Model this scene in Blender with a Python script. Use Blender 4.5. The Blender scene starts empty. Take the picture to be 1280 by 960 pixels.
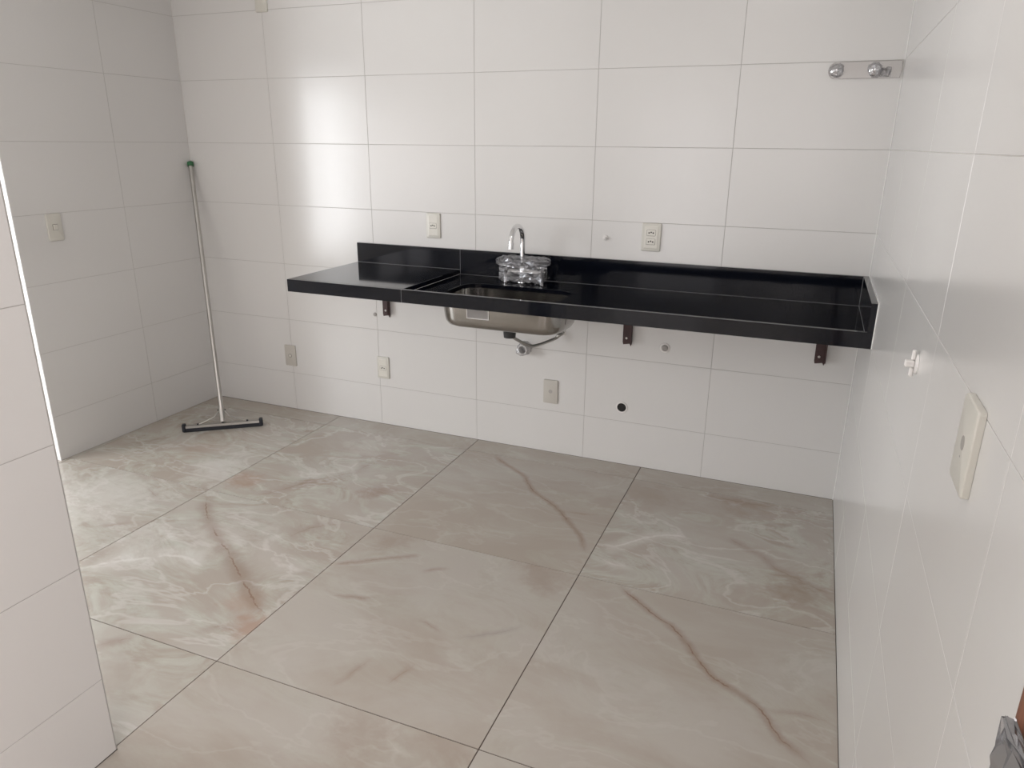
import bpy, bmesh, math, random
from mathutils import Vector, Matrix

S = bpy.context.scene
COL = S.collection
PI = math.pi
random.seed(7)

# ------------------------------------------------------------------ camera
cam = bpy.data.cameras.new('camera')
camo = bpy.data.objects.new('camera', cam)
COL.objects.link(camo)
cam.sensor_width = 36.0
cam.lens = 907.2 / 1280 * 36.0
cam.clip_start = 0.02
Rv = Vector((0.92523378, 0.37929507, 0.00881521))
Uv = Vector((-0.12694776, 0.28760746, 0.94929775))
Fv = Vector((-0.35752863, 0.87944141, -0.31425479))
M = Matrix((Rv, Uv, -Fv)).transposed().to_4x4()
M.translation = Vector((1.33117, -3.34412, 1.54185))
camo.matrix_world = M
S.camera = camo

# ------------------------------------------------------------------ light
wd = bpy.data.worlds.new('sky')
S.world = wd
wd.use_nodes = True
wn = wd.node_tree
bg = wn.nodes['Background']
bg.inputs['Color'].default_value = (0.90, 0.95, 1.0, 1)
bg.inputs['Strength'].default_value = 0.5


def area_light(name, loc, aim, w, h, power, colour):
    l = bpy.data.lights.new(name, 'AREA')
    l.shape = 'RECTANGLE'
    l.size, l.size_y = w, h
    l.energy = power
    l.color = colour
    o = bpy.data.objects.new(name, l)
    COL.objects.link(o)
    o.location = loc
    o.rotation_euler = Vector(aim).to_track_quat('-Z', 'Z').to_euler()
    return o


# daylight through the laundry window (left) and through the glazed door behind the camera
area_light('daylight_laundry', (-3.46, -2.80, 1.27), (1, 0, 0), 1.65, 2.45, 160, (0.955, 0.975, 1.0))
area_light('daylight_rear', (-0.15, -5.66, 1.05), (0, 1, 0), 1.0, 2.0, 16, (1.0, 0.93, 0.925))
area_light('fill_dining', (-3.46, -4.75, 1.25), (1, 0, 0), 1.35, 1.7, 24, (1.0, 0.945, 0.945))  # fill light added to brighten the right wall, no window known here
area_light('fill_side', (1.64, -4.65, 1.45), (-1, 0, 0), 1.3, 1.35, 70, (1.0, 0.935, 0.935))  # added fill that lights the near left partition, source invented
area_light('ceiling_fill', (1.0, -2.05, 2.555), (0, 0, -1), .55, .55, 5, (1.0, 0.94, 0.93))  # overhead fill added for the near walls, no ceiling source known

S.view_settings.view_transform = 'Standard'
S.view_settings.look = 'None'
S.view_settings.exposure = -0.14
S.view_settings.gamma = 1.0
S.view_settings.use_curve_mapping = False


# ------------------------------------------------------------------ materials
class N:
    """small helper around a node tree"""

    def __init__(self, name):
        self.m = bpy.data.materials.new(name)
        self.m.use_nodes = True
        self.t = self.m.node_tree
        self.b = self.t.nodes['Principled BSDF']

    def new(self, kind, **kw):
        n = self.t.nodes.new(kind)
        for k, v in kw.items():
            setattr(n, k, v)
        return n

    def link(self, a, b):
        self.t.links.new(a, b)

    def put(self, sock, v):
        if hasattr(v, 'is_linked') or isinstance(v, bpy.types.NodeSocket):
            self.link(v, sock)
        else:
            sock.default_value = v

    def math(self, op, a, b=0.0, c=0.0, clamp=False):
        n = self.new('ShaderNodeMath', operation=op, use_clamp=clamp)
        self.put(n.inputs[0], a)
        self.put(n.inputs[1], b)
        self.put(n.inputs[2], c)
        return n.outputs[0]

    def noise(self, vec, scale, detail=4.0, rough=0.5, dist=0.0):
        n = self.new('ShaderNodeTexNoise')
        self.link(vec, n.inputs['Vector'])
        n.inputs['Scale'].default_value = scale
        n.inputs['Detail'].default_value = detail
        n.inputs['Roughness'].default_value = rough
        n.inputs['Distortion'].default_value = dist
        return n.outputs[0]

    def ramp(self, v, a, b):
        n = self.new('ShaderNodeMapRange', interpolation_type='SMOOTHSTEP')
        self.put(n.inputs['Value'], v)
        n.inputs['From Min'].default_value = a
        n.inputs['From Max'].default_value = b
        return n.outputs['Result']

    def mix(self, f, a, b):
        n = self.new('ShaderNodeMix', data_type='RGBA')
        self.put(n.inputs[0], f)
        for s, v in ((n.inputs[6], a), (n.inputs[7], b)):
            if isinstance(v, tuple):
                s.default_value = (v[0], v[1], v[2], 1)
            else:
                self.link(v, s)
        return n.outputs[2]

    def setp(self, **kw):
        for k, v in kw.items():
            k = k.replace('_', ' ')
            if isinstance(v, tuple) and len(v) == 3:
                v = (*v, 1)
            self.b.inputs[k].default_value = v


def simple(name, col, rough=0.5, metal=0.0, var=0.04, scale=20.0, bump=0.0):
    m = N(name)
    m.setp(Roughness=rough, Metallic=metal)
    pos = m.new('ShaderNodeNewGeometry').outputs['Position']
    f = m.noise(pos, scale, 3)
    c = m.mix(f, tuple(max(0, x * (1 - var)) for x in col), tuple(min(1, x * (1 + var)) for x in col))
    m.link(c, m.b.inputs['Base Color'])
    if bump:
        bn = m.new('ShaderNodeBump')
        bn.inputs['Strength'].default_value = bump
        bn.inputs['Distance'].default_value = 0.002
        m.link(m.noise(pos, scale * 8, 4), bn.inputs['Height'])
        m.link(bn.outputs[0], m.b.inputs['Normal'])
    return m.m


def wall_tile_mat():
    m = N('white_satin_ceramic')
    m.setp(Roughness=0.205)
    m.b.inputs['Specular IOR Level'].default_value = 0.75
    pos = m.new('ShaderNodeNewGeometry').outputs['Position']
    f = m.noise(pos, 1.6, 3)
    c = m.mix(f, (0.652, 0.642, 0.624), (0.668, 0.659, 0.645))
    m.link(c, m.b.inputs['Base Color'])
    return m.m


def granite_mat():
    m = N('black_granite')
    m.setp(Roughness=0.07)
    m.b.inputs['Specular IOR Level'].default_value = 0.32
    pos = m.new('ShaderNodeNewGeometry').outputs['Position']
    sp = m.noise(pos, 420, 2, 0.7)
    k = m.ramp(sp, 0.60, 0.74)
    cl = m.noise(pos, 60, 3)
    c0 = m.mix(cl, (0.0012, 0.002, 0.0045), (0.004, 0.0052, 0.0095))
    c = m.mix(k, c0, (0.03, 0.03, 0.035))
    m.link(c, m.b.inputs['Base Color'])
    return m.m


def steel_mat(name, col, rough, aniso_scale=(60, 3, 3)):
    m = N(name)
    m.setp(Metallic=1.0)
    pos = m.new('ShaderNodeTexCoord').outputs['Object']
    mp = m.new('ShaderNodeMapping')
    mp.inputs['Scale'].default_value = aniso_scale
    m.link(pos, mp.inputs[0])
    f = m.noise(mp.outputs[0], 4, 4)
    c = m.mix(f, tuple(x * .93 for x in col), col)
    m.link(c, m.b.inputs['Base Color'])
    m.link(m.math('MULTIPLY_ADD', f, 0.05, rough), m.b.inputs['Roughness'])
    return m.m


def film_mat(name, alpha=0.3, tint=(0.9, 0.9, 0.92)):
    m = N(name)
    t = m.t
    out = t.nodes['Material Output']
    t.nodes.remove(m.b)
    tr = m.new('ShaderNodeBsdfTransparent')
    gl = m.new('ShaderNodeBsdfGlossy')
    gl.inputs['Roughness'].default_value = 0.22
    gl.inputs['Color'].default_value = (*tint, 1)
    df = m.new('ShaderNodeBsdfDiffuse')
    df.inputs['Color'].default_value = (*tint, 1)
    mx = m.new('ShaderNodeMixShader')
    mx.inputs[0].default_value = 0.2
    m.link(gl.outputs[0], mx.inputs[1])
    m.link(df.outputs[0], mx.inputs[2])
    lw = m.new('ShaderNodeLayerWeight')
    lw.inputs[0].default_value = 0.35
    f = m.math('MULTIPLY_ADD', lw.outputs['Facing'], 0.5, alpha, clamp=True)
    m2 = m.new('ShaderNodeMixShader')
    m.link(f, m2.inputs[0])
    m.link(tr.outputs[0], m2.inputs[1])
    m.link(mx.outputs[0], m2.inputs[2])
    m.link(m2.outputs[0], out.inputs[0])
    return m.m


def wood_mat():
    m = N('reddish_brown_wood')
    m.setp(Roughness=0.45)
    pos = m.new('ShaderNodeNewGeometry').outputs['Position']
    mp = m.new('ShaderNodeMapping')
    mp.inputs['Scale'].default_value = (14, 14, 1.2)
    m.link(pos, mp.inputs[0])
    f = m.noise(mp.outputs[0], 3, 5, 0.6, 0.6)
    c = m.mix(m.ramp(f, 0.3, 0.7), (0.10, 0.035, 0.018), (0.24, 0.09, 0.045))
    m.link(c, m.b.inputs['Base Color'])
    return m.m


MT = {
    'tile': wall_tile_mat(),
    'grout': simple('white_grout', (0.66, 0.64, 0.61), 0.85, var=0.05, scale=30),
    'lgrout': simple('pale_grey_grout', (0.46, 0.445, 0.425), 0.85, var=0.05, scale=30),
    'dgrout': simple('grey_grout', (0.41, 0.395, 0.375), 0.85, var=0.05, scale=30),
    'fgrout': simple('brown_grey_grout', (0.085, 0.062, 0.05), 0.85, var=0.1, scale=30),
    'paint': simple('white_wall_paint', (0.80, 0.79, 0.77), 0.7, scale=3),
    'endpaint': simple('white_jamb_paint', (0.93, 0.93, 0.92), 0.5, scale=3),
    'granite': granite_mat(),
    'seam': simple('grey_epoxy_seam', (0.22, 0.22, 0.23), 0.4),
    'silicone': simple('white_silicone', (0.85, 0.84, 0.82), 0.35),
    'steel': steel_mat('brushed_stainless', (0.385, 0.37, 0.35), 0.13),
    'chrome': steel_mat('chrome', (0.78, 0.78, 0.79), 0.05),
    'alu': steel_mat('dull_aluminium', (0.47, 0.455, 0.43), 0.32),
    'film': film_mat('clear_plastic_film', 0.16, (0.52, 0.52, 0.54)),
    'sleeve': film_mat('hazy_plastic_sleeve', 0.30, (0.62, 0.60, 0.59)),
    'greyfilm': film_mat('grey_plastic_wrap', 0.72, (0.42, 0.42, 0.43)),
    'plate': simple('ivory_plastic', (0.60, 0.585, 0.53), 0.35, var=0.02),
    'module': simple('pale_plastic', (0.68, 0.66, 0.60), 0.3, var=0.02),
    'greyplate': simple('grey_beige_plastic', (0.50, 0.475, 0.43), 0.4, var=0.02),
    'hole': simple('black_cavity', (0.012, 0.011, 0.010), 0.8),
    'darkline': simple('dark_gap', (0.10, 0.09, 0.08), 0.8),
    'pvc': simple('white_pvc', (0.72, 0.70, 0.68), 0.4),
    'greyplug': simple('grey_plug', (0.36, 0.34, 0.32), 0.5),
    'iron': simple('maroon_primed_iron', (0.045, 0.018, 0.018), 0.55, var=0.35, scale=60, bump=0.3),
    'rubber': simple('black_rubber', (0.012, 0.014, 0.020), 0.65, bump=0.3),
    'green': simple('dark_green_plastic', (0.02, 0.13, 0.045), 0.4),
    'sticker': simple('faded_silver_sticker', (0.52, 0.50, 0.48), 0.5),
    'wood': wood_mat(),
    'frame': simple('white_aluminium', (0.8, 0.8, 0.8), 0.35),
    'black': simple('black_plastic', (0.02, 0.02, 0.02), 0.5),
}


# ------------------------------------------------------------------ mesh helpers
def link(name, bm, mat, parent=None, smooth=False, loc=None):
    me = bpy.data.meshes.new(name)
    bmesh.ops.recalc_face_normals(bm, faces=bm.faces)
    if smooth:
        for f in bm.faces:
            f.smooth = True
    bm.to_mesh(me)
    bm.free()
    me.materials.append(mat)
    o = bpy.data.objects.new(name, me)
    COL.objects.link(o)
    if parent:
        o.parent = parent
    if loc is not None:
        o.location = loc
    return o


def smooth_by_angle(o, ang=40):
    me = o.data
    for p in me.polygons:
        p.use_smooth = True
    bm = bmesh.new()
    bm.from_mesh(me)
    for e in bm.edges:
        if len(e.link_faces) == 2 and e.calc_face_angle(0) > math.radians(ang):
            e.smooth = False
    bm.to_mesh(me)
    bm.free()
    return o


def box(bm, x0, x1, y0, y1, z0, z1, bev=0.0, seg=1):
    r = bmesh.ops.create_cube(bm, size=1)
    vs = r['verts']
    for v in vs:
        v.co = Vector((x0 + (v.co.x + .5) * (x1 - x0), y0 + (v.co.y + .5) * (y1 - y0), z0 + (v.co.z + .5) * (z1 - z0)))
    if bev:
        es = list({e for v in vs for e in v.link_edges})
        bmesh.ops.bevel(bm, geom=es, offset=bev, segments=seg, profile=0.5, affect='EDGES')
    return bm


def boxm(*a, **k):
    return box(bmesh.new(), *a, **k)


def rrect(w, h, r, n=6):
    """rounded rectangle outline in 2-D, centred"""
    pts = []
    for cx, cy, a0 in ((w / 2 - r, h / 2 - r, 0), (-w / 2 + r, h / 2 - r, 90), (-w / 2 + r, -h / 2 + r, 180), (w / 2 - r, -h / 2 + r, 270)):
        for i in range(n + 1):
            a = math.radians(a0 + 90 * i / n)
            pts.append((cx + r * math.cos(a), cy + r * math.sin(a)))
    return pts


def loft(bm, rings, cap0=True, cap1=True):
    vr = [[bm.verts.new(p) for p in ring] for ring in rings]
    n = len(vr[0])
    for a, b in zip(vr, vr[1:]):
        for i in range(n):
            bm.faces.new((a[i], a[(i + 1) % n], b[(i + 1) % n], b[i]))
    if cap0:
        bm.faces.new(vr[0])
    if cap1:
        bm.faces.new(vr[-1])
    return bm


def plate_bm(w, h, t, r=0.006, dome=0.003, y0=0.0):
    """cover plate facing -y with softened rim"""
    rings = []
    for s, y in ((0, y0), (0, y0 - t + dome), (0.0012, y0 - t + dome * .35), (0.004, y0 - t)):
        rings.append([(p[0], y, p[1]) for p in rrect(w - 2 * s, h - 2 * s, max(r - s, 0.001), 4)])
    return loft(bmesh.new(), rings)


def tube(bm, pts, r, n=12, cap=True):
    pts = [Vector(p) for p in pts]
    rad = r if isinstance(r, (list, tuple)) else [r] * len(pts)
    rings = []
    prev = None
    for i, p in enumerate(pts):
        d = (pts[min(i + 1, len(pts) - 1)] - pts[max(i - 1, 0)]).normalized()
        if prev is None:
            a = Vector((0, 0, 1)) if abs(d.z) < 0.9 else Vector((1, 0, 0))
            u = d.cross(a).normalized()
        else:
            u = (prev - d * prev.dot(d)).normalized()
        prev = u
        v = d.cross(u)
        rings.append([p + (u * math.cos(2 * PI * k / n) + v * math.sin(2 * PI * k / n)) * rad[i] for k in range(n)])
    return loft(bm, rings, cap, cap)


def tubem(*a, **k):
    return tube(bmesh.new(), *a, **k)


def lathe(bm, prof, axis='y', c=(0, 0, 0), n=24, cap=True):
    """profile of (offset along -axis, radius)"""
    c = Vector(c)
    rings = []
    for t, r in prof:
        ring = []
        for k in range(n):
            a = 2 * PI * k / n
            if axis == 'y':
                ring.append(c + Vector((r * math.cos(a), -t, r * math.sin(a))))
            elif axis == 'z':
                ring.append(c + Vector((r * math.cos(a), r * math.sin(a), t)))
            else:
                ring.append(c + Vector((t, r * math.cos(a), r * math.sin(a))))
        rings.append(ring)
    return loft(bm, rings, cap, cap)


def lathem(*a, **k):
    return lathe(bmesh.new(), *a, **k)


def crumple(bm, amp, seed, cuts=5, freeze=None):
    """subdivide and displace into crinkled film facets"""
    rnd = random.Random(seed)
    bmesh.ops.subdivide_edges(bm, edges=list(bm.edges), cuts=cuts, use_grid_fill=True)
    for v in bm.verts:
        v.co += Vector((rnd.uniform(-1, 1), rnd.uniform(-1, 1), rnd.uniform(-1, 1))) * amp
        if freeze:
            freeze(v)
    bmesh.ops.triangulate(bm, faces=list(bm.faces))
    return bm


def tag(o, label=None, cat=None, group=None, kind=None):
    if label:
        o['label'] = label
    if cat:
        o['category'] = cat
    if group:
        o['group'] = group
    if kind:
        o['kind'] = kind
    return o


def empty(name, loc, rz=0.0, label=None, cat=None, group=None, kind=None):
    o = bpy.data.objects.new(name, None)
    COL.objects.link(o)
    o.location = loc
    o.rotation_euler = (0, 0, rz)
    o.empty_display_size = 0.05
    return tag(o, label, cat, group, kind)


# ------------------------------------------------------------------ tiled surfaces
XL, XR, YL, XF, YF = -2.042, 1.571, -1.088, -0.210, -2.322
H = 2.60
GAP = 0.0018
ROWS = [0.0] + [0.2301 + 0.3255 * k for k in range(8)] + [H]
CACHE = {}


def tile_mesh(w, h, cham=0.0008, t=0.005):
    key = (round(w, 4), round(h, 4), cham)
    if key in CACHE:
        return CACHE[key]
    bm = bmesh.new()

    def ring(s, z):
        return [(-w / 2 + s, -h / 2 + s, z), (w / 2 - s, -h / 2 + s, z), (w / 2 - s, h / 2 - s, z), (-w / 2 + s, h / 2 - s, z)]
    loft(bm, [ring(0, -t), ring(0, -cham), ring(cham, 0)])
    bmesh.ops.recalc_face_normals(bm, faces=bm.faces)
    me = bpy.data.meshes.new('tile')
    bm.to_mesh(me)
    bm.free()
    CACHE[key] = me
    return me


def tile_surface(parent, origin, U, V, us, vs, mat, gap=GAP, per=None, cham=.0006):
    """tiles between grid lines us, vs; origin + u*U + v*V; front face flush with the plane"""
    U, V = Vector(U), Vector(V)
    Nn = U.cross(V)
    R3 = Matrix((U, V, Nn)).transposed()
    for i in range(len(us) - 1):
        for j in range(len(vs) - 1):
            w, h = us[i + 1] - us[i] - gap, vs[j + 1] - vs[j] - gap
            me = tile_mesh(w, h, cham)
            m = per(i, j) if per else mat
            if per:
                me = me.copy()
            if not me.materials:
                me.materials.append(m)
            o = bpy.data.objects.new('tile', me)
            COL.objects.link(o)
            mw = R3.to_4x4()
            # real tiles are never laid perfectly flush
            rr = random.Random(i * 131 + j * 17 + int(origin[0] * 10))
            mw.translation = Vector(origin) + U * (us[i] + us[i + 1]) / 2 + V * (vs[j] + vs[j + 1]) / 2 + Nn * rr.uniform(-0.0002, 0.0001)
            o.parent = parent
            o.matrix_local = mw


def structure(name, bm, mat, label=None):
    o = link(name, bm, mat)
    return tag(o, label, kind='structure')


REC = 0.0012
# back wall, faces -y
wb = structure('wall_back', boxm(XL - .15, XR + .15, REC, .15, 0, H), MT['dgrout'], 'white tiled back wall behind the black granite counter')
us = [XL + .0005] + [0.9716 - 0.6024 * k for k in (4, 3, 2, 1, 0)] + [XR]
tile_surface(wb, (0, 0, 0), (1, 0, 0), (0, 0, 1), us, ROWS, MT['tile'])
# left wall, faces +x ; its end faces the laundry opening
wl = structure('wall_left', boxm(XL - .15, XL - REC, YL, 0, 0, H), MT['lgrout'], 'shaded white tiled wall on the left with a light switch')
tile_surface(wl, (XL, 0, 0), (0, 1, 0), (0, 0, 1), [YL, -0.49, 0], ROWS, MT['tile'])
link('corner_bead', boxm(XL + .0001, XL + .0018, -.0018, -.0002, 0, H), MT['grout'], wl)
link('end_face', boxm(XL - .152, XL - .0004, YL - .004, YL, 0, H), MT['endpaint'], wl)
# right wall, faces -x
wrb = bmesh.new()
box(wrb, XR + REC, XR + .15, -3.95, 0, 0, H)
box(wrb, XR + REC, XR + .15, -5.6, -5.35, 0, H)
box(wrb, XR + REC, XR + .15, -5.35, -3.95, 0, .75)
box(wrb, XR + REC, XR + .15, -5.35, -3.95, 2.15, H)
wr = structure('wall_right', wrb, MT['grout'], 'glossy white tiled wall on the right')
tile_surface(wr, (XR, 0, 0), (0, -1, 0), (0, 0, 1), [0, .63, 1.23, 1.83, 2.43, 2.682], ROWS, MT['tile'], gap=.0013, cham=.0004)
link('corner_bead', boxm(XR - .0022, XR - .0002, -.0022, -.0002, 0, H), MT['silicone'], wr)
tile_surface(wr, (XR, 0, 0), (0, -1, 0), (0, 0, 1), [3.60, 3.95], ROWS, MT['tile'])
tile_surface(wr, (XR, 0, 0), (0, -1, 0), (0, 0, 1), [2.682, 3.6], [2.183, 2.509, H], MT['tile'])
# near partition on the left, faces +x
wp = structure('wall_front_left', boxm(XF - .15, XF - REC, -2.66, YF, 0, H), MT['dgrout'], 'near white tiled partition at the left edge')
tile_surface(wp, (XF, 0, 0), (0, 1, 0), (0, 0, 1), [-2.66, YF - .002], ROWS, MT['tile'])
link('corner_joint', boxm(XF - .003, XF - .0003, YF - .0025, YF - .0002, 0, H), MT['dgrout'], wp)
link('base_joint', boxm(XF - .002, XF + .0008, -2.66, YF, 0.0002, .0030), MT['darkline'], wp)
# far side of the laundry and the dining end of the room (outside the frame)
wlb = structure('wall_laundry_back', boxm(-3.4, XL - .152, YL, YL + .12, 0, H), MT['endpaint'])
wll = bmesh.new()
box(wll, -3.52, -3.4, -1.96, YL, 0, H)
box(wll, -3.52, -3.4, -5.6, -5.45, 0, H)
box(wll, -3.52, -3.4, -4.05, -3.64, 0, H)
box(wll, -3.52, -3.4, -5.45, -4.05, 0, .38)
box(wll, -3.52, -3.4, -5.45, -4.05, 2.12, H)
box(wll, -3.52, -3.4, -3.64, -1.96, 0, .03)
box(wll, -3.52, -3.4, -3.64, -1.96, 2.52, H)
structure('wall_laundry_left', wll, MT['paint'])
wrr = bmesh.new()
box(wrr, -3.52, -.67, -5.72, -5.6, 0, H)
box(wrr, .37, XR + .15, -5.72, -5.6, 0, H)
box(wrr, -.67, .37, -5.72, -5.6, 2.08, H)
structure('wall_rear', wrr, MT['paint'])
structure('ceiling', boxm(-3.52, XR + .15, -5.72, .15, H, H + .1), MT['paint'])


def frame_bm(a0, a1, z0, z1, th, mull, plane, at):
    bm = bmesh.new()

    def bar(p0, p1, q0, q1):
        if plane == 'x':
            box(bm, at - .03, at + .03, p0, p1, q0, q1, .003)
        else:
            box(bm, p0, p1, at - .03, at + .03, q0, q1, .003)
    bar(a0, a0 + th, z0, z1)
    bar(a1 - th, a1, z0, z1)
    bar(a0 + th, a1 - th, z0, z0 + th)
    bar(a0 + th, a1 - th, z1 - th, z1)
    for k in range(1, mull):
        c = a0 + (a1 - a0) * k / mull
        bar(c - th / 2, c + th / 2, z0 + th, z1 - th)
    return bm


structure('window_1', frame_bm(-3.64, -1.96, .03, 2.52, .05, 2, 'x', -3.43), MT['frame'])
structure('added_window_3', frame_bm(-5.45, -4.05, .38, 2.12, .05, 2, 'x', -3.43), MT['frame'])  # unseen window added around the dining fill light
structure('added_window_2', frame_bm(-5.35, -3.95, .75, 2.15, .05, 2, 'x', XR + .06), MT['frame'])  # invented window frame for the side fill, out of view
structure('door_1', frame_bm(-.67, .37, .0, 2.08, .05, 1, 'y', -5.63), MT['frame'])

# square ceiling fixture, added to house the fill light (outside the frame)
clm = empty('fill_fixture', (1.0, -2.05, H), 0, 'square white flush ceiling fixture added for fill light above the viewpoint, out of the frame', 'lamp')
b = bmesh.new()
box(b, -.33, .33, -.33, -.302, -.05, -.0005, .002)
box(b, -.33, .33, .302, .33, -.05, -.0005, .002)
box(b, -.33, -.302, -.302, .302, -.05, -.0005, .002)
box(b, .302, .33, -.302, .302, -.05, -.0005, .002)
link('fixture_frame', b, MT['frame'], clm)
link('back_plate', boxm(-.302, .302, -.302, .302, -.02, -.0005), MT['frame'], clm)

# ------------------------------------------------------------------ floor
VE = dict(
    A=[(-0.059, -0.148), (-0.001, -0.21), (0.096, -0.274), (0.167, -0.323), (0.227, -0.403), (0.281, -0.471), (0.344, -0.514), (0.428, -0.578), (0.523, -0.686), (0.589, -0.76), (0.639, -0.855), (0.658, -0.886)],
    A2=[(0.448, -0.594), (0.539, -0.587), (0.627, -0.565)],
    B=[(0.838, -1.05), (0.857, -1.074), (0.934, -1.137), (1.004, -1.191), (1.072, -1.233), (1.125, -1.299), (1.176, -1.369), (1.214, -1.415), (1.273, -1.447), (1.319, -1.471), (1.364, -1.503), (1.409, -1.575), (1.449, -1.617), (1.48, -1.636), (1.504, -1.663)],
    B2=[(1.354, -1.487), (1.396, -1.496), (1.443, -1.483), (1.492, -1.473), (1.524, -1.479), (1.562, -1.463)],
    C=[(-1.078, -1.108), (-0.941, -1.245), (-0.817, -1.333), (-0.649, -1.438), (-0.529, -1.522), (-0.39, -1.615), (-0.304, -1.673), (-0.234, -1.702)],
    D=[(-0.124, -1.524), (-0.036, -1.502), (0.045, -1.473), (0.069, -1.447)],
    E=[(-0.21, -1.344), (-0.134, -1.294), (-0.021, -1.215), (0.065, -1.159)],
    F=[(0.117, -1.271), (0.157, -1.23), (0.216, -1.193)],
    G=[(0.231, -1.519), (0.295, -1.53), (0.368, -1.558)],
    H=[(0.396, -1.573), (0.454, -1.535), (0.518, -1.486), (0.568, -1.447), (0.611, -1.396)],
    I=[(0.163, -1.919), (0.19, -1.863), (0.197, -1.81), (0.221, -1.74)],
    J=[(0.317, -1.846), (0.333, -1.791), (0.36, -1.706)],
    K=[(0.422, -2.003), (0.468, -2.029), (0.547, -2.039)],
    L=[(1.165, -0.542), (1.24, -0.598), (1.301, -0.631), (1.36, -0.706), (1.425, -0.743), (1.487, -0.779), (1.561, -0.813)],
    M=[(1.012, -0.183), (1.23, -0.192), (1.467, -0.173)],
    N=[(-0.398, -1.874), (-0.347, -1.821), (-0.253, -1.813)],
    O=[(-0.63, -2.05), (-0.597, -2.006), (-0.546, -1.959)],
    P=[(-1.319, -1.512), (-1.245, -1.459), (-1.184, -1.403)],
    Q=[(-1.43, -1.136), (-1.326, -1.18), (-1.221, -1.229)],
    R=[(-0.879, -1.005), (-0.817, -0.926), (-0.763, -0.82), (-0.704, -0.738), (-0.627, -0.636), (-0.588, -0.496)],
    SS=[(-0.507, -1.291), (-0.462, -1.153), (-0.325, -1.06)],
    W1=[(0.713, -0.837), (0.793, -0.749), (0.85, -0.677), (0.932, -0.621), (1.012, -0.608)],
    W2=[(-1.06, -1.731), (-1.006, -1.672), (-0.898, -1.589), (-0.847, -1.548), (-0.655, -1.558)],
    W3=[(-0.891, -0.77), (-0.754, -0.701), (-0.668, -0.624), (-0.66, -0.5)],
    W4=[(0.697, -0.883), (0.773, -0.925), (0.877, -0.899)],
    W5=[(-0.593, -1.294), (-0.437, -1.411), (-0.285, -1.436)],
)
BROWN, TAN, WHITE, GREY = (0.21, 0.115, 0.07), (0.27, 0.19, 0.14), (0.74, 0.73, 0.70), (0.30, 0.275, 0.25)
# (column, row) of a tile : [(vein, colour, strength, core half-width, halo half-width)]
VEIN_OF = {
    (1, 0): [('A', BROWN, .85, .005, .02), ('A2', TAN, .5, .004, .012)],
    (2, 0): [('L', BROWN, .5, .006, .03), ('M', BROWN, .4, .01, .05), ('W1', WHITE, .55, .012, .05), ('W4', WHITE, .5, .01, .04)],
    (2, 1): [('B', BROWN, .8, .006, .022), ('B2', BROWN, .4, .004, .015)],
    (0, 1): [('C', BROWN, .75, .007, .045), ('SS', BROWN, .4, .012, .06), ('W2', WHITE, .6, .02, .09), ('W5', WHITE, .45, .03, .1), ('N', BROWN, .6, .008, .03)],
    (1, 1): [('D', BROWN, .6, .004, .018), ('E', TAN, .7, .004, .018), ('F', TAN, .7, .004, .018), ('G', BROWN, .45, .003, .015),
             ('H', GREY, .7, .004, .018), ('I', TAN, .6, .004, .016), ('J', TAN, .6, .006, .02)],
    (1, 2): [('K', WHITE, .3, .004, .015)],
    (0, 2): [('O', BROWN, .5, .006, .03)],
    (-1, 1): [('P', BROWN, .4, .005, .02), ('Q', BROWN, .4, .005, .02)],
    (0, 0): [('R', BROWN, .38, .010, .05), ('W3', WHITE, .4, .015, .07)],
}
# soft coloured spots: x, y, radius, colour, strength
SPOT_OF = {
    (0, 0): [(-1.04, -.90, .12, (0.36, 0.22, 0.15), .5), (-.40, -.77, .10, (0.26, 0.16, 0.12), .5), (-.70, -.30, .22, WHITE, .22)],
    (-1, 0): [(-1.25, -.86, .22, WHITE, .4), (-1.52, -.69, .18, (0.36, 0.25, 0.18), .3), (-1.75, -.25, .25, GREY, .35)],
    (0, 1): [(-.25, -1.78, .10, (0.38, 0.22, 0.15), .55), (-.34, -1.65, .12, (0.38, 0.24, 0.17), .4), (-.75, -1.35, .25, WHITE, .25), (-1.05, -1.5, .2, WHITE, .3)],
    (1, 1): [(-.1, -1.14, .12, TAN, .3), (.55, -1.12, .14, TAN, .35)],
    (2, 0): [(.8, -.3, .2, TAN, .2), (1.2, -.22, .16, (0.3, 0.2, 0.14), .3), (1.45, -.85, .15, TAN, .45)],
    (1, 2): [(.36, -2.03, .14, TAN, .25), (.6, -1.97, .1, BROWN, .15)],
    (-1, 1): [(-1.5, -1.3, .35, WHITE, .3)],
}
CLOUDY = {(-1, 0): .9, (0, 0): 1.0, (2, 0): .9, (0, 1): .95, (-1, 1): .8, (0, 2): .8}
FX, FY, FS = -1.1229, -0.149, 0.9


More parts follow.
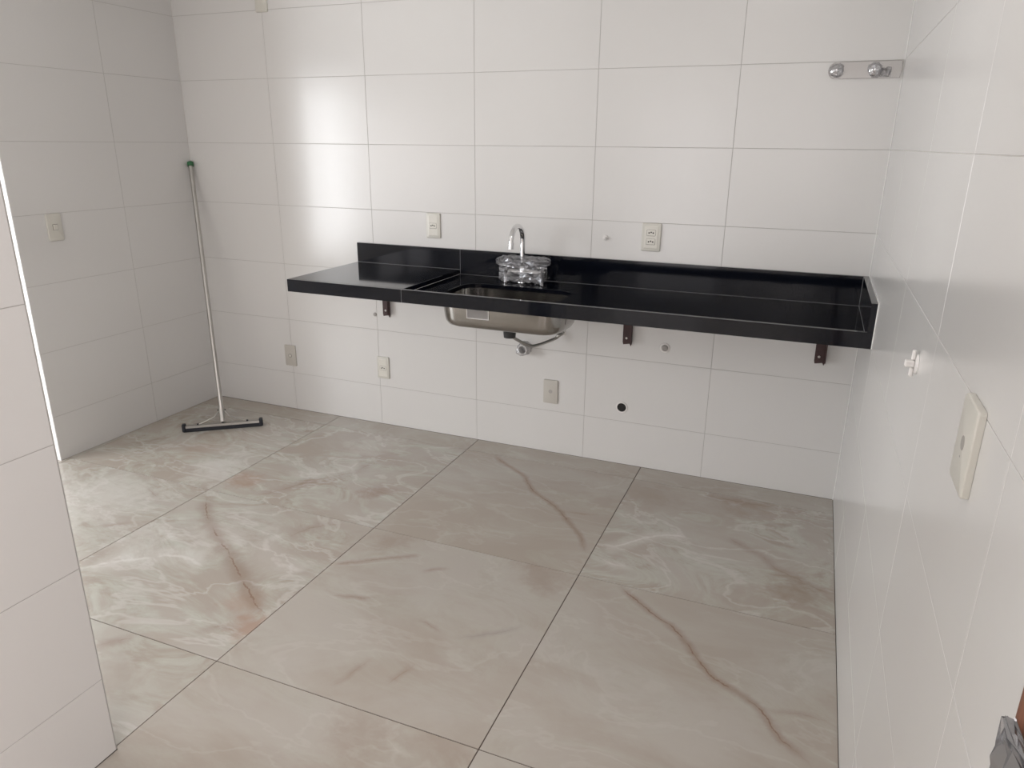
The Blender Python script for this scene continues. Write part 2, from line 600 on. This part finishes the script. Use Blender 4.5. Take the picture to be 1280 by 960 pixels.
def marble(ci, ri):
    m = N('onyx_porcelain')
    cloud = CLOUDY.get((ci, ri), 0.32)
    seed = (ci * 7.31 + ri * 3.17)
    pos = m.new('ShaderNodeNewGeometry').outputs['Position']
    mp = m.new('ShaderNodeMapping')
    mp.inputs['Location'].default_value = (seed, seed * .7, seed * 1.3)
    mp.inputs['Rotation'].default_value = (0, 0, 0.6)
    mp.inputs['Scale'].default_value = (1.0, 1.9, 1.0)
    m.link(pos, mp.inputs[0])
    P = mp.outputs[0]
    n1 = m.noise(P, 1.5, 6, 0.58, .5)
    n2 = m.noise(P, 1.9, 7, 0.62, 1.6)
    c = m.mix(m.ramp(n1, .35, .65), (0.400, 0.352, 0.302), (0.452, 0.418, 0.374))
    green = m.math('MULTIPLY', m.ramp(n2, .44, .66), cloud * .9)
    c = m.mix(green, c, (0.505, 0.51, 0.455))
    n3 = m.noise(P, 1.9, 7, 0.62, 1.8)
    dark = m.math('MULTIPLY', m.ramp(n3, .52, .70), cloud * .75)
    c = m.mix(dark, c, (0.33, 0.262, 0.21))
    # fine pale threads
    r = m.math('ABSOLUTE', m.math('SUBTRACT', m.noise(P, 1.9, 5, 0.55, .5), 0.5))
    th = m.math('MULTIPLY', m.ramp(r, .022, .0), .42 * cloud)
    c = m.mix(th, c, (0.62, 0.60, 0.57))
    sx = m.new('ShaderNodeSeparateXYZ')
    m.link(pos, sx.inputs[0])
    X, Y = sx.outputs[0], sx.outputs[1]
    for (x, y, rad, col, st) in SPOT_OF.get((ci, ri), []):
        dx, dy = m.math('SUBTRACT', X, x), m.math('SUBTRACT', Y, y)
        d = m.math('SQRT', m.math('ADD', m.math('MULTIPLY', dx, dx), m.math('MULTIPLY', dy, dy)))
        d = m.math('ADD', d, m.math('MULTIPLY', m.math('SUBTRACT', m.noise(pos, 9, 6, .7, .3), .5), rad * 2.4))
        c = m.mix(m.math('MULTIPLY', m.ramp(d, rad, rad * .1), st), c, col)
    wob = m.math('MULTIPLY', m.math('SUBTRACT', m.noise(pos, 22, 5, .7), .5), .030)
    brk = m.ramp(m.noise(pos, 14, 3), .30, .58)
    for (k, col, st, wc, wh) in VEIN_OF.get((ci, ri), []):
        pts = [Vector(p) for p in VE[k]]
        p0, p1 = pts[0], pts[-1]
        d = p1 - p0
        L = d.length
        d /= L
        nrm = Vector((-d.y, d.x))
        fc = m.new('ShaderNodeFloatCurve')
        cv = fc.mapping.curves[0]
        uv = sorted([((p - p0).dot(d) / L, (p - p0).dot(nrm) / L + .5) for p in pts])
        cv.points[0].location = uv[0]
        cv.points[1].location = uv[-1]
        for q in uv[1:-1]:
            cv.points.new(*q)
        fc.mapping.update()
        ax, ay = m.math('SUBTRACT', X, p0.x), m.math('SUBTRACT', Y, p0.y)
        u = m.math('ADD', m.math('MULTIPLY', ax, d.x / L), m.math('MULTIPLY', ay, d.y / L))
        v = m.math('ADD', m.math('MULTIPLY', ax, nrm.x), m.math('MULTIPLY', ay, nrm.y))
        m.link(u, fc.inputs['Value'])
        cvv = m.math('MULTIPLY', m.math('SUBTRACT', fc.outputs[0], .5), L)
        dist = m.math('ABSOLUTE', m.math('ADD', m.math('SUBTRACT', v, cvv), wob))
        fd = .45 if L < .32 else .10
        ends = m.math('MULTIPLY', m.ramp(u, -.02, fd), m.ramp(u, 1.02, 1 - fd))
        core = m.math('MULTIPLY', m.ramp(dist, wc, wc * .1), st)
        halo = m.math('MULTIPLY', m.ramp(dist, wh * 1.25, 0), st * .5)
        mask = m.math('MULTIPLY', m.math('MAXIMUM', m.math('MULTIPLY', core, m.math('MULTIPLY_ADD', brk, .6, .4)), halo), ends)
        c = m.mix(mask, c, col)
    m.link(c, m.b.inputs['Base Color'])
    m.setp(Roughness=.27)
    return m.m


fl = structure('floor', boxm(-3.52, XR + .15, -5.72, .15, -.12, -.0022), MT['fgrout'], 'large onyx-look porcelain tile floor with brown veins')
fx = [-3.45, -2.923, -2.0229, -1.1229, -.2229, .6771, XR]
fy = [0.0, .149, 1.049, 1.949, 2.849, 3.749, 4.649, 5.6]
MC = {}


def fmat(i, j):
    ci, ri = i - 3, j - 1
    near = -2 <= ci <= 2 and ri <= 2
    key = (ci, max(ri, -1)) if near else ('far', (i + j) % 3)
    if key not in MC:
        MC[key] = marble(*key) if near else marble(40 + (i + j) % 3, 40)
    return MC[key]


# u along +x, v along -y would flip the normal, so run u along -y and v along +x
tile_surface(fl, (0, 0, 0), (0, -1, 0), (1, 0, 0), fy, fx, None, gap=.0034, cham=.0002, per=lambda a, b: fmat(b, a))

# ------------------------------------------------------------------ granite worktop
EG = 0.0006
wt = empty('worktop', (0.32, -.30, .872), 0, 'long polished black granite counter with a front lip, fixed to the back wall', 'countertop')


def wpart(name, bm, mat, parent=wt):
    for v in bm.verts:
        v.co -= Vector((0.32, -.30, .872))
    return link(name, bm, mat, parent)


x0, xs, x1 = -.926, -.311, XR - .001
XU = 1.548
wpart('raised_slab', boxm(x0, xs - EG, -.590, -.0205, .908, .930, .001), MT['granite'])
# lowered wet area with the sink cut-out
hx, hy, hw, hd = .1, -.362, .54, .285


def ray_rr(a, w, d, r):
    c, s = math.cos(a), math.sin(a)
    lo, hi = 0.0, 1.0
    for _ in range(40):
        t = (lo + hi) / 2
        x, y = abs(t * c), abs(t * s)
        qx, qy = max(x - (w / 2 - r), 0), max(y - (d / 2 - r), 0)
        inside = x <= w / 2 and y <= d / 2 and (qx * qx + qy * qy <= r * r)
        if inside:
            lo = t
        else:
            hi = t
    return lo


def slab_hole():
    bm = bmesh.new()
    X0, X1, Y0, Y1 = xs + EG, XU - EG, -.590 + EG, -.0205
    cx0, cx1 = -.24, .44
    angs = [2 * PI * k / 72 for k in range(72)]
    for px, py in ((cx0, Y0), (cx1, Y0), (cx0, Y1), (cx1, Y1)):
        angs.append(math.atan2(py - hy, px - hx) % (2 * PI))
    angs = sorted(set(angs))
    inner, outer = [], []
    for a in angs:
        c, s = math.cos(a), math.sin(a)
        t = ray_rr(a, hw, hd, .085)
        inner.append((hx + t * c, hy + t * s))
        tt = []
        if c > 1e-9: tt.append((cx1 - hx) / c)
        if c < -1e-9: tt.append((cx0 - hx) / c)
        if s > 1e-9: tt.append((Y1 - hy) / s)
        if s < -1e-9: tt.append((Y0 - hy) / s)
        t = min(tt)
        outer.append((hx + t * c, hy + t * s))
    zt, zb = .908, .888
    o_t = [bm.verts.new((*p, zt)) for p in outer]
    i_t0 = [bm.verts.new((hx + (p[0] - hx) * 1.006, hy + (p[1] - hy) * 1.010, zt)) for p in inner]
    i_t = [bm.verts.new((*p, zt - .0015)) for p in inner]
    i_b = [bm.verts.new((*p, zb)) for p in inner]
    o_b = [bm.verts.new((*p, zb)) for p in outer]
    n = len(angs)
    for a, b in ((o_t, i_t0), (i_t0, i_t), (i_t, i_b), (i_b, o_b), (o_b, o_t)):
        for i in range(n):
            j = (i + 1) % n
            bm.faces.new((a[i], a[j], b[j], b[i]))
    box(bm, X0, cx0, Y0, Y1, zb, zt)
    box(bm, cx1, X1, Y0, Y1, zb, zt)
    return bm


wpart('wet_area_slab', slab_hole(), MT['granite'])
wpart('front_lip', boxm(x0, xs - EG, -.610, -.5905, .872, .930, .001), MT['granite'])
wpart('front_lip', boxm(xs + EG, x1, -.610, -.5905, .872, .930, .001), MT['granite'])
wpart('side_lip', boxm(x0, x0 + .02, -.590, -.001, .872, .9075, .0008), MT['granite'])
wpart('backsplash', boxm(x0, xs - EG, -.020, -.001, .908, 1.032, .001), MT['granite'])
wpart('backsplash', boxm(xs + EG, x1 - .0005, -.020, -.001, .888, 1.032, .001), MT['granite'])
b = boxm(XU, x1, -.5895, -.0205, .888, 1.033, .001)
box(b, XU, x1, -.610, -.5895, .9305, 1.033, .001)
wpart('side_upstand', b, MT['granite'])
# pale epoxy joints
for bb in ((xs - EG, xs + EG, -.6097, -.5905, .8725, .9298), (xs - EG, xs + EG, -.0203, -.0012, .908, 1.0318),
           (xs + .001, XU, -.0212, -.0200, .9078, .9090), (x0 + .002, xs - .001, -.0212, -.0200, .9298, .9310),
           (XU - .0010, XU + .0003, -.59, -.021, .9078, .9090), (XU - .0010, XU + .0003, -.0212, -.0200, .909, 1.031)):
    wpart('joint', boxm(*bb), MT['seam'])
wpart('silicone_bead', boxm(XR - .0026, XR - .0002, -.6095, -.001, 1.0325, 1.0350), MT['silicone'])
wpart('silicone_bead', boxm(XR - .0030, XR - .0002, -.6120, -.6095, .873, 1.0350), MT['silicone'])

# ------------------------------------------------------------------ sink bowl
sk = empty('sink_bowl', (hx, hy, .75), 0, 'stainless steel undermount sink bowl hanging below the black counter', 'sink')


def spart(name, bm, mat, parent=sk, smooth=False):
    for v in bm.verts:
        v.co -= Vector((hx, hy, .75))
    return link(name, bm, mat, parent, smooth)


rings = []
T = .0012
prof_out = [(.610, .350, .100, .8872), (.590, .330, .098, .8862), (.586, .326, .097, .860), (.574, .314, .095, .800), (.566, .306, .093, .782), (.545, .285, .085, .766), (.50, .24, .07, .757), (.42, .16, .05, .753), (.09, .09, .044, .750)]
for w, d, r, z in prof_out:
    rings.append([(hx + .005 + p[0], hy + p[1], z) for p in rrect(w, d, r, 10)])
prof_in = [(w - .003, d - .003, r - .001, z + T) for w, d, r, z in prof_out[1:]]
for w, d, r, z in reversed(prof_in):
    rings.append([(hx + .005 + p[0], hy + p[1], z) for p in rrect(w, d, r, 10)])
rings.append([(hx + .005 + p[0], hy + p[1], .8876) for p in rrect(.610, .350, .100, 10)])
b = bmesh.new()
loft(b, rings, False, False)
vr = list(b.verts)
smooth_by_angle(spart('bowl', b, MT['steel']), 50)
o = spart('drain_strainer', lathem([(.748, .046), (.7525, .046), (.7535, .040), (.7505, .036), (.7505, .004)], 'z', (hx + .005, hy, 0)), MT['chrome'])
b = lathem([(.7495, .040), (.735, .040), (.728, .03), (.70, .027), (.70, .01)], 'z', (hx + .005, hy, 0))
smooth_by_angle(tag(spart('drain_tailpiece', b, MT['black']), 'black plastic tailpiece'), 40)
# sticker on the front of the bowl
b = bmesh.new()


def yfront(z):
    return hy - (.163 if z > .86 else .157 + (.006) * (z - .80) / .06) - .0008


zs = [.868, .845, .822, .812]
vv = [[b.verts.new((x, yfront(z), z)) for x in (-.032, .070)] for z in zs]
for a, c in zip(vv, vv[1:]):
    b.faces.new((a[0], a[1], c[1], c[0]))
bmesh.ops.solidify(b, geom=list(b.faces), thickness=.0004)
tag(spart('sticker', b, MT['sticker']), 'faded rectangular sticker')
for ex0, ex1, ez0, ez1 in ((-.034, .072, .810, .813), (-.034, -.031, .813, .868), (.069, .072, .813, .868)):
    spart('sticker_edge', boxm(ex0, ex1, yfront(ez0) - .0012, yfront(ez1) + .0004, ez0, ez1), MT['pvc'])

# ------------------------------------------------------------------ angle brackets
BR = [(-.77, .9075, 'maroon iron bracket under the left end of the black counter, left of the sink', .640),
      (.570, .8870, 'maroon iron bracket under the counter just right of the sink', .628),
      (1.428, .8870, 'maroon iron bracket under the right end of the counter near the right wall', .636)]
for bxx, ztop, lab, zb in BR:
    r = empty('shelf_bracket', (bxx, -.002, zb), 0, lab, 'bracket', 'iron brackets carrying the counter')
    hh = ztop - zb
    if ztop > .9:
        hh = .9075 - zb
    b = bmesh.new()
    pr = [(-.022, .012), (-.019, .0), (.012, .006), (.018, -.006), (.022, .004), (.024, hh), (-.024, hh)]
    vf = [b.verts.new((p[0], -.0045, p[1])) for p in pr]
    vb = [b.verts.new((p[0], 0, p[1])) for p in pr]
    b.faces.new(vf)
    b.faces.new(vb)
    for i in range(len(pr)):
        j = (i + 1) % len(pr)
        b.faces.new((vf[i], vf[j], vb[j], vb[i]))
    link('wall_leg', b, MT['iron'], r)
    link('flange', boxm(.0195, .024, -.032, -.005, .012, hh - .006), MT['iron'], r)
    link('arm', boxm(-.024, .024, -.50, -.005, hh - .005, hh), MT['iron'], r)
    tag(link('screw', lathem([(0, .006), (.0035, .005), (.0038, .001)], 'y', (-.004, -.0045, .032), 10), MT['alu'], r), 'bright screw head')
    link('screw', lathem([(0, .004), (.0035, .003), (.0038, .001)], 'y', (-.003, -.0045, .118), 10), MT['alu'], r)


# ------------------------------------------------------------------ electrical plates
def plate(name, loc, rz, label, cat, kind, w=.080, h=.126, mat='plate', t=.008, group=None):
    r = empty(name, loc, rz, label, cat, group)
    smooth_by_angle(link('cover_plate', plate_bm(w, h, t), MT[mat], r), 30)
    # thin rim shadow line of the inner frame
    if kind in ('one', 'two', 'usb'):
        inner = plate_bm(w * .70, h * .80, .0015, .004, .001, -t)
        link('inner_frame', inner, MT['module'], r)

    def module(z, s=1.0):
        mo = link('outlet_module', plate_bm(.040, .026 * s, .0018, .004, .001, -t - .0012), MT['module'], r)
        link('module_gap', plate_bm(.042, .028 * s, .0005, .005, .0002, -t - .0012), MT['darkline'], r)
        for dx, dz in ((-.0095, 0), (0, .0028), (.0095, 0)):
            link('pin_hole', lathem([(0, .0034), (.0006, .0034)], 'y', (dx, -t - .0030, z + dz), 10), MT['hole'], mo)
        for ob in (mo,):
            for v in ob.data.vertices:
                v.co.z += z
        for ch in r.children:
            if ch.name.startswith('module_gap') and not ch.get('done'):
                ch.location.z = z
                ch['done'] = 1
        return mo
    if kind == 'one':
        module(0)
    elif kind == 'two':
        module(.020)
        module(-.020)
    elif kind == 'usb':
        module(-.002, .9)
    elif kind == 'switch':
        link('rocker_gap', plate_bm(.026, .028, .0006, .002, .0002, -t), MT['darkline'], r)
        b = bmesh.new()
        box(b, -.0115, .0115, -t - .005, -t - .0006, -.0125, .0125, .001)
        for v in b.verts:
            if v.co.y < -t - .003:
                v.co.y += .0022 * (v.co.x / .0115)
        link('rocker', b, MT['module'], r)
    elif kind == 'round':
        link('outlet_ring', lathem([(0, .0125), (.003, .0120), (.003, .0085), (.0015, .0085)], 'y', (0, -t + .0003, 0)), MT['greyplug'], r, True)
        link('outlet_button', lathem([(0, .0075), (.0028, .0070), (.0032, .002)], 'y', (0, -t + .0003, 0)), MT['module'], r, True)
    elif kind == 'jack':
        link('cable_hole', lathem([(0, .0105), (.0006, .0105)], 'y', (0, -t + .0002, .002), 20), MT['greyplug'], r)
        link('screw', lathem([(0, .0022), (.0006, .0015)], 'y', (.0, -t + .0002, -.018), 10), MT['greyplug'], r)
    if kind != 'switch':
        pass
    return r


plate('wall_outlet', (-.468, -.0004, 1.141), 0, 'ivory single power outlet left of the faucet above the counter', 'outlet', 'one')
plate('wall_outlet', (.651, -.0004, 1.143), 0, 'ivory double power outlet right of the faucet above the counter', 'outlet', 'two', w=.088)
plate('telephone_outlet', (-1.447, -.0004, .337), 0, 'greyish plate with one round outlet low on the back wall, nearest the squeegee', 'outlet', 'round', w=.078, mat='greyplate')
plate('wall_outlet', (-.808, -.0004, .341), 0, 'yellowish outlet plate low on the back wall, below the left bracket', 'outlet', 'usb', w=.076)
plate('wall_outlet', (.188, -.0004, .336), 0, 'beige plate low on the back wall, below the right end of the sink', 'outlet', 'jack', w=.078, mat='greyplate')
plate('blank_plate', (-1.433, -.0004, 2.235), 0, 'ivory plate high on the back wall, cut by the top edge', 'outlet', 'blank', w=.075)
plate('light_switch', (XL + .0004, -.898, 1.143), PI / 2, 'ivory light switch on the shaded left wall', 'light switch', 'switch', w=.076, h=.128)
plate('antenna_outlet', (XR - .0004, -2.247, 1.152), -PI / 2, 'thick ivory plate with a round cable hole on the right wall', 'outlet', 'jack', w=.094, h=.126, t=.011)

# ------------------------------------------------------------------ plugs, pipes and stubs
r = empty('pipe_plug', (.437, -.0004, 1.129), 0, 'small white plug on the back wall, between faucet and double outlet', 'plug')
smooth_by_angle(link('plug_body', lathem([(0, .013), (.006, .012), (.008, .009), (.008, .001)], 'y'), MT['pvc'], r))
link('square_key', boxm(-.006, .006, -.018, -.008, -.006, .006, .001), MT['pvc'], r)
r = empty('wall_plug', (-.847, -.0004, .642), 0, 'small grey plug on the back wall beside the left bracket', 'plug')
smooth_by_angle(link('plug_body', lathem([(0, .011), (.004, .010), (.006, .004)], 'y'), MT['greyplug'], r))
r = empty('pipe_plug', (.751, -.0004, .631), 0, 'white round pipe plug below the counter, right of the middle bracket', 'plug')
smooth_by_angle(link('flange', lathem([(0, .024), (.003, .023), (.003, .017)], 'y'), MT['pvc'], r))
smooth_by_angle(link('plug_body', lathem([(.002, .016), (.010, .014), (.013, .008), (.009, .002)], 'y'), MT['greyplug'], r))
r = empty('drain_pipe', (.561, -.0004, .304), 0, 'open dark drain pipe mouth low on the back wall', 'pipe')
smooth_by_angle(link('pipe_collar', lathem([(0, .030), (.0035, .0285), (.0035, .0225), (.0008, .0225)], 'y', cap=False), MT['pvc'], r))
link('pipe_mouth', lathem([(.0004, .0228), (.001, .0228)], 'y'), MT['hole'], r)
r = empty('pipe_plug', (XR - .0004, -1.653, 1.106), -PI / 2, 'small white capped pipe stub on the right wall', 'plug')
smooth_by_angle(link('flange', lathem([(0, .022), (.004, .020), (.005, .012)], 'y'), MT['pvc'], r))
link('square_key', boxm(-.007, .007, -.024, -.005, -.007, .007, .002), MT['pvc'], r)
link('tab', boxm(-.004, .004, -.013, -.005, .008, .030, .002), MT['pvc'], r)
link('tab', boxm(-.004, .004, -.013, -.005, -.028, -.008, .002), MT['pvc'], r)

# waste outlet under the sink, covered with film
r = empty('waste_outlet', (.045, -.0004, .553), 0, 'wrapped waste pipe stub on the wall below the sink', 'pipe')
smooth_by_angle(link('pipe_collar', lathem([(0, .034), (.006, .033), (.012, .026), (.050, .025), (.050, .019), (.01, .019)], 'y', cap=False), MT['pvc'], r))
b = lathem([(.002, .036), (.03, .032), (.06, .030), (.07, .01)], 'y', n=12)
link('plastic_wrap', crumple(b, .003, 5, 1), MT['film'], r)
# cold-water angle connection with braided hose stub
r = empty('water_connection', (.243, -.0004, .653), 0, 'grey water hose stub with a nut on the wall right of the waste outlet', 'pipe')
link('wall_flange', lathem([(0, .016), (.003, .015), (.004, .008)], 'y'), MT['pvc'], r, True)
link('nut', lathem([(.004, .010), (.022, .010)], 'y', n=6), MT['alu'], r)
link('angle_body', tubem([(0, -.020, 0), (-.012, -.030, -.008), (-.022, -.034, -.020)], .010, 10), MT['alu'], r, True)
hp = []
for k in range(13):
    a = k / 12
    hp.append((-.022 - .165 * a, -.036 - .19 * a, -.022 - .028 * math.sin(a * PI * .8) + .06 * max(0, a - .55) * 2))
link('braided_hose', tubem(hp, .0075, 10), MT['alu'], r, True)

# ------------------------------------------------------------------ faucet
fa = empty('faucet', (.062, -.105, .9085), 0, 'chrome faucet with tall curved spout, body wrapped in clear plastic', 'faucet')
b = lathem([(0, .026), (.006, .025), (.010, .016), (.012, .014)], 'z', (0, 0, .0005), n=24)
smooth_by_angle(link('base_flange', b, MT['chrome'], fa))
sp = [(0, 0, .045 + .16 * k / 6) for k in range(7)]
for k in range(1, 15):
    a = PI * .93 * k / 14
    sp.append((0, -.072 + .072 * math.cos(a), .205 + .066 * math.sin(a)))
l = sp[-1]
sp.append((0, l[1] - .004, l[2] - .018))
smooth_by_angle(link('spout', tubem(sp, .0122, 16), MT['chrome'], fa))
link('aerator', tubem([(0, l[1] - .0035, l[2] - .016), (0, l[1] - .008, l[2] - .044)], .0145, 16), MT['chrome'], fa)
smooth_by_angle(link('mixer_body', tubem([(-.085, 0, .048), (.100, 0, .048)], .013, 16), MT['chrome'], fa))
smooth_by_angle(link('stem', lathem([(.01, .013), (.04, .016), (.075, .015), (.08, .011)], 'z'), MT['chrome'], fa))
for sx_, nm in ((-.085, -1), (.100, 1)):
    hd_ = link('handle', lathem([(.0, .012), (.030, .012), (.034, .019), (.055, .020), (.062, .014), (.078, .012), (.080, .004)], 'z', (sx_, 0, 0), 16), MT['chrome'], fa)
    smooth_by_angle(hd_)
    b = bmesh.new()
    tube(b, [(sx_ - .026, 0, .072), (sx_ + .026, 0, .072)], .005, 8)
    tube(b, [(sx_, -.026, .072), (sx_, .026, .072)], .005, 8)
    link('cross_bar', b, MT['chrome'], hd_)


def squeeze(v):
    # pull the film in under the handles, flare at the shoulders, bunch it round the spout
    z = v.co.z
    if z > .112:
        k = (z - .112) / .02
        v.co.x *= 1 - .25 * min(1, k)
    if z < .085:
        v.co.x = .0075 + (v.co.x - .0075) * .86
    v.co.z = max(v.co.z, .003)


b = boxm(-.118, .130, -.042, .040, .008, .120)
link('plastic_wrap', crumple(b, .0050, 11, 12, squeeze), MT['film'], fa)
b = boxm(-.102, .113, -.034, .034, .0085, .104)
link('plastic_wrap', crumple(b, .0062, 23, 6, lambda v: setattr(v.co, 'z', max(v.co.z, .003))), MT['film'], fa)

# ------------------------------------------------------------------ pair of wrapped wall valves, top right
va = empty('wall_valve_pair', (1.404, -.0004, 1.825), 0, 'pair of chrome wall valves in clear plastic, high near the right corner', 'valve')
for dx, s in ((-.068, 1), (.068, 2)):
    e = link('escutcheon', lathem([(0, .024), (.003, .024), (.008, .018), (.010, .010)], 'y', (dx, 0, 0)), MT['chrome'], va)
    smooth_by_angle(e)
    k = link('valve_knob', lathem([(.010, .008), (.022, .008), (.024, .013), (.036, .012), (.039, .006)], 'y', (dx, 0, 0), 12), MT['chrome'], va)
    smooth_by_angle(k)
    b = lathem([(.003, .027), (.024, .023), (.040, .018), (.046, .008)], 'y', (dx, 0, 0), 10)
    link('plastic_wrap', crumple(b, .0045, 40 + s, 1), MT['film'], va)
# flat clear sleeve rounded at the left end and reaching the corner
pts = []
for k in range(13):
    a = PI / 2 + PI * k / 12
    pts.append((-.068 + .030 * math.cos(a), .030 * math.sin(a)))
pts += [(.158, -.030), (.163, .0), (.160, .030)]
b = bmesh.new()
vf = [b.verts.new((p[0], -.007, p[1])) for p in pts]
vb = [b.verts.new((p[0], -.0005, p[1])) for p in pts]
b.faces.new(vf)
for i in range(len(pts)):
    j = (i + 1) % len(pts)
    b.faces.new((vf[i], vf[j], vb[j], vb[i]))
link('plastic_sleeve', b, MT['sleeve'], va)
link('sleeve_rim', tubem([(p[0], -.006, p[1]) for p in pts[1:12]], .0013, 6), MT['greyplug'], va)
for s_ in (-1, 1):
    link('sleeve_edge', tubem([(-.060, -.006, s_ * .030), (.157, -.006, s_ * .030)], .0009, 6), MT['sleeve'], va)
link('sleeve_fold', tubem([(.160, -.004, .029), (.1615, -.006, 0), (.157, -.004, -.029)], .0013, 6), MT['greyplug'], va)
link('loose_film', crumple(boxm(.090, .120, -.014, -.009, -.022, .004), .006, 77, 2), MT['film'], va)

# ------------------------------------------------------------------ squeegee
hc = Vector((-1.607, -.4325, 0))
hd2 = Vector((-1.442 + 1.772, -.307 + .558, 0))
ang = math.atan2(hd2.y, hd2.x)
sq = empty('floor_squeegee', hc, ang, 'floor squeegee with black rubber blade and aluminium pole, leaning in the left corner', 'squeegee')
HL = hd2.length / 2
iw = Matrix.Rotation(-ang, 3, 'Z')


def tl(p):
    return iw @ (Vector(p) - hc)


b = bmesh.new()
box(b, -HL, HL, -.010, -.002, .001, .032, .0015)
box(b, -HL, HL, .003, .010, .001, .032, .0015)
link('rubber_blade', b, MT['rubber'], sq)
for s in (-1, 1):
    link('blade_end', boxm(s * (HL - .004) - .010, s * (HL - .004) + .010, -.016, .014, .004, .048, .005, 2), MT['rubber'], sq)
b = bmesh.new()
box(b, -HL + .012, HL - .012, -.012, .012, .033, .037, .0008)
box(b, -HL + .012, HL - .012, -.013, -.011, .024, .036)
box(b, -HL + .012, HL - .012, .011, .013, .024, .036)
hch = link('metal_channel', b, MT['alu'], sq)
for dx in (-.13, 0, .13):
    link('bolt', lathem([(.037, .006), (.044, .006), (.045, .003)], 'z', (dx, 0, 0), 6), MT['black'], hch)
top = tl((-2.022, -.022, 1.418))
bot = tl((-1.617, -.420, .045))
d = (top - bot).normalized()
p2 = [bot, bot + d * .03, bot + d * .5, top]
ha = link('handle', tubem(p2, [.009, .0125, .0125, .0125], 16), MT['alu'], sq)
smooth_by_angle(ha)
for v in ():
    pass
link('end_cap', tubem([top - d * .016, top + d * .006, top + d * .010], [.0175, .0175, .013], 16), MT['green'], ha)
q = bot + d * .060
link('socket', tubem([bot - d * .008, bot + d * .075], .0150, 16), MT['alu'], sq)
for s in (-1, 1):
    link('brace', tubem([q + Vector((s * .012, 0, 0)), Vector((s * .040, .002, .075)), Vector((s * .125, 0, .039))], [.0035, .0035, .0035], 8), MT['alu'], sq)
link('bolt', tubem([q + Vector((-.022, 0, 0)), q + Vector((.022, 0, 0))], .0035, 8), MT['black'], sq)

# ------------------------------------------------------------------ wooden door in the right wall (only its edge is in view)
dr = empty('door_2', (XR - .0005, -3.1, 0), -PI / 2, 'reddish brown wooden door edge at the bottom right corner', None, None, 'structure')
b = bmesh.new()
# local x runs along -y of the world
box(b, -.418, -.350, -.016, 0, 0, 2.18, .003)
box(b, .395, .465, -.016, 0, 0, 2.18, .003)
box(b, -.350, .395, -.016, 0, 2.11, 2.18, .003)
link('casing', b, MT['wood'], dr)
link('door_leaf', boxm(-.348, .393, -.008, 0, .01, 2.108, .002), MT['wood'], dr)
hn = empty('door_handle', (XR - .0135, -2.705, 1.01), -PI / 2, 'door handle wrapped in crinkled grey plastic at the bottom right corner', 'door handle')
link('lever', boxm(-.012, .070, -.006, -.0005, -.030, .036, .002), MT['chrome'], hn)
b = boxm(-.018, .085, -.013, -.0008, -.050, .046, .004, 1)
link('plastic_wrap', crumple(b, .0035, 91, 4, lambda v: setattr(v.co, 'y', min(v.co.y, -.0006))), MT['greyfilm'], hn)
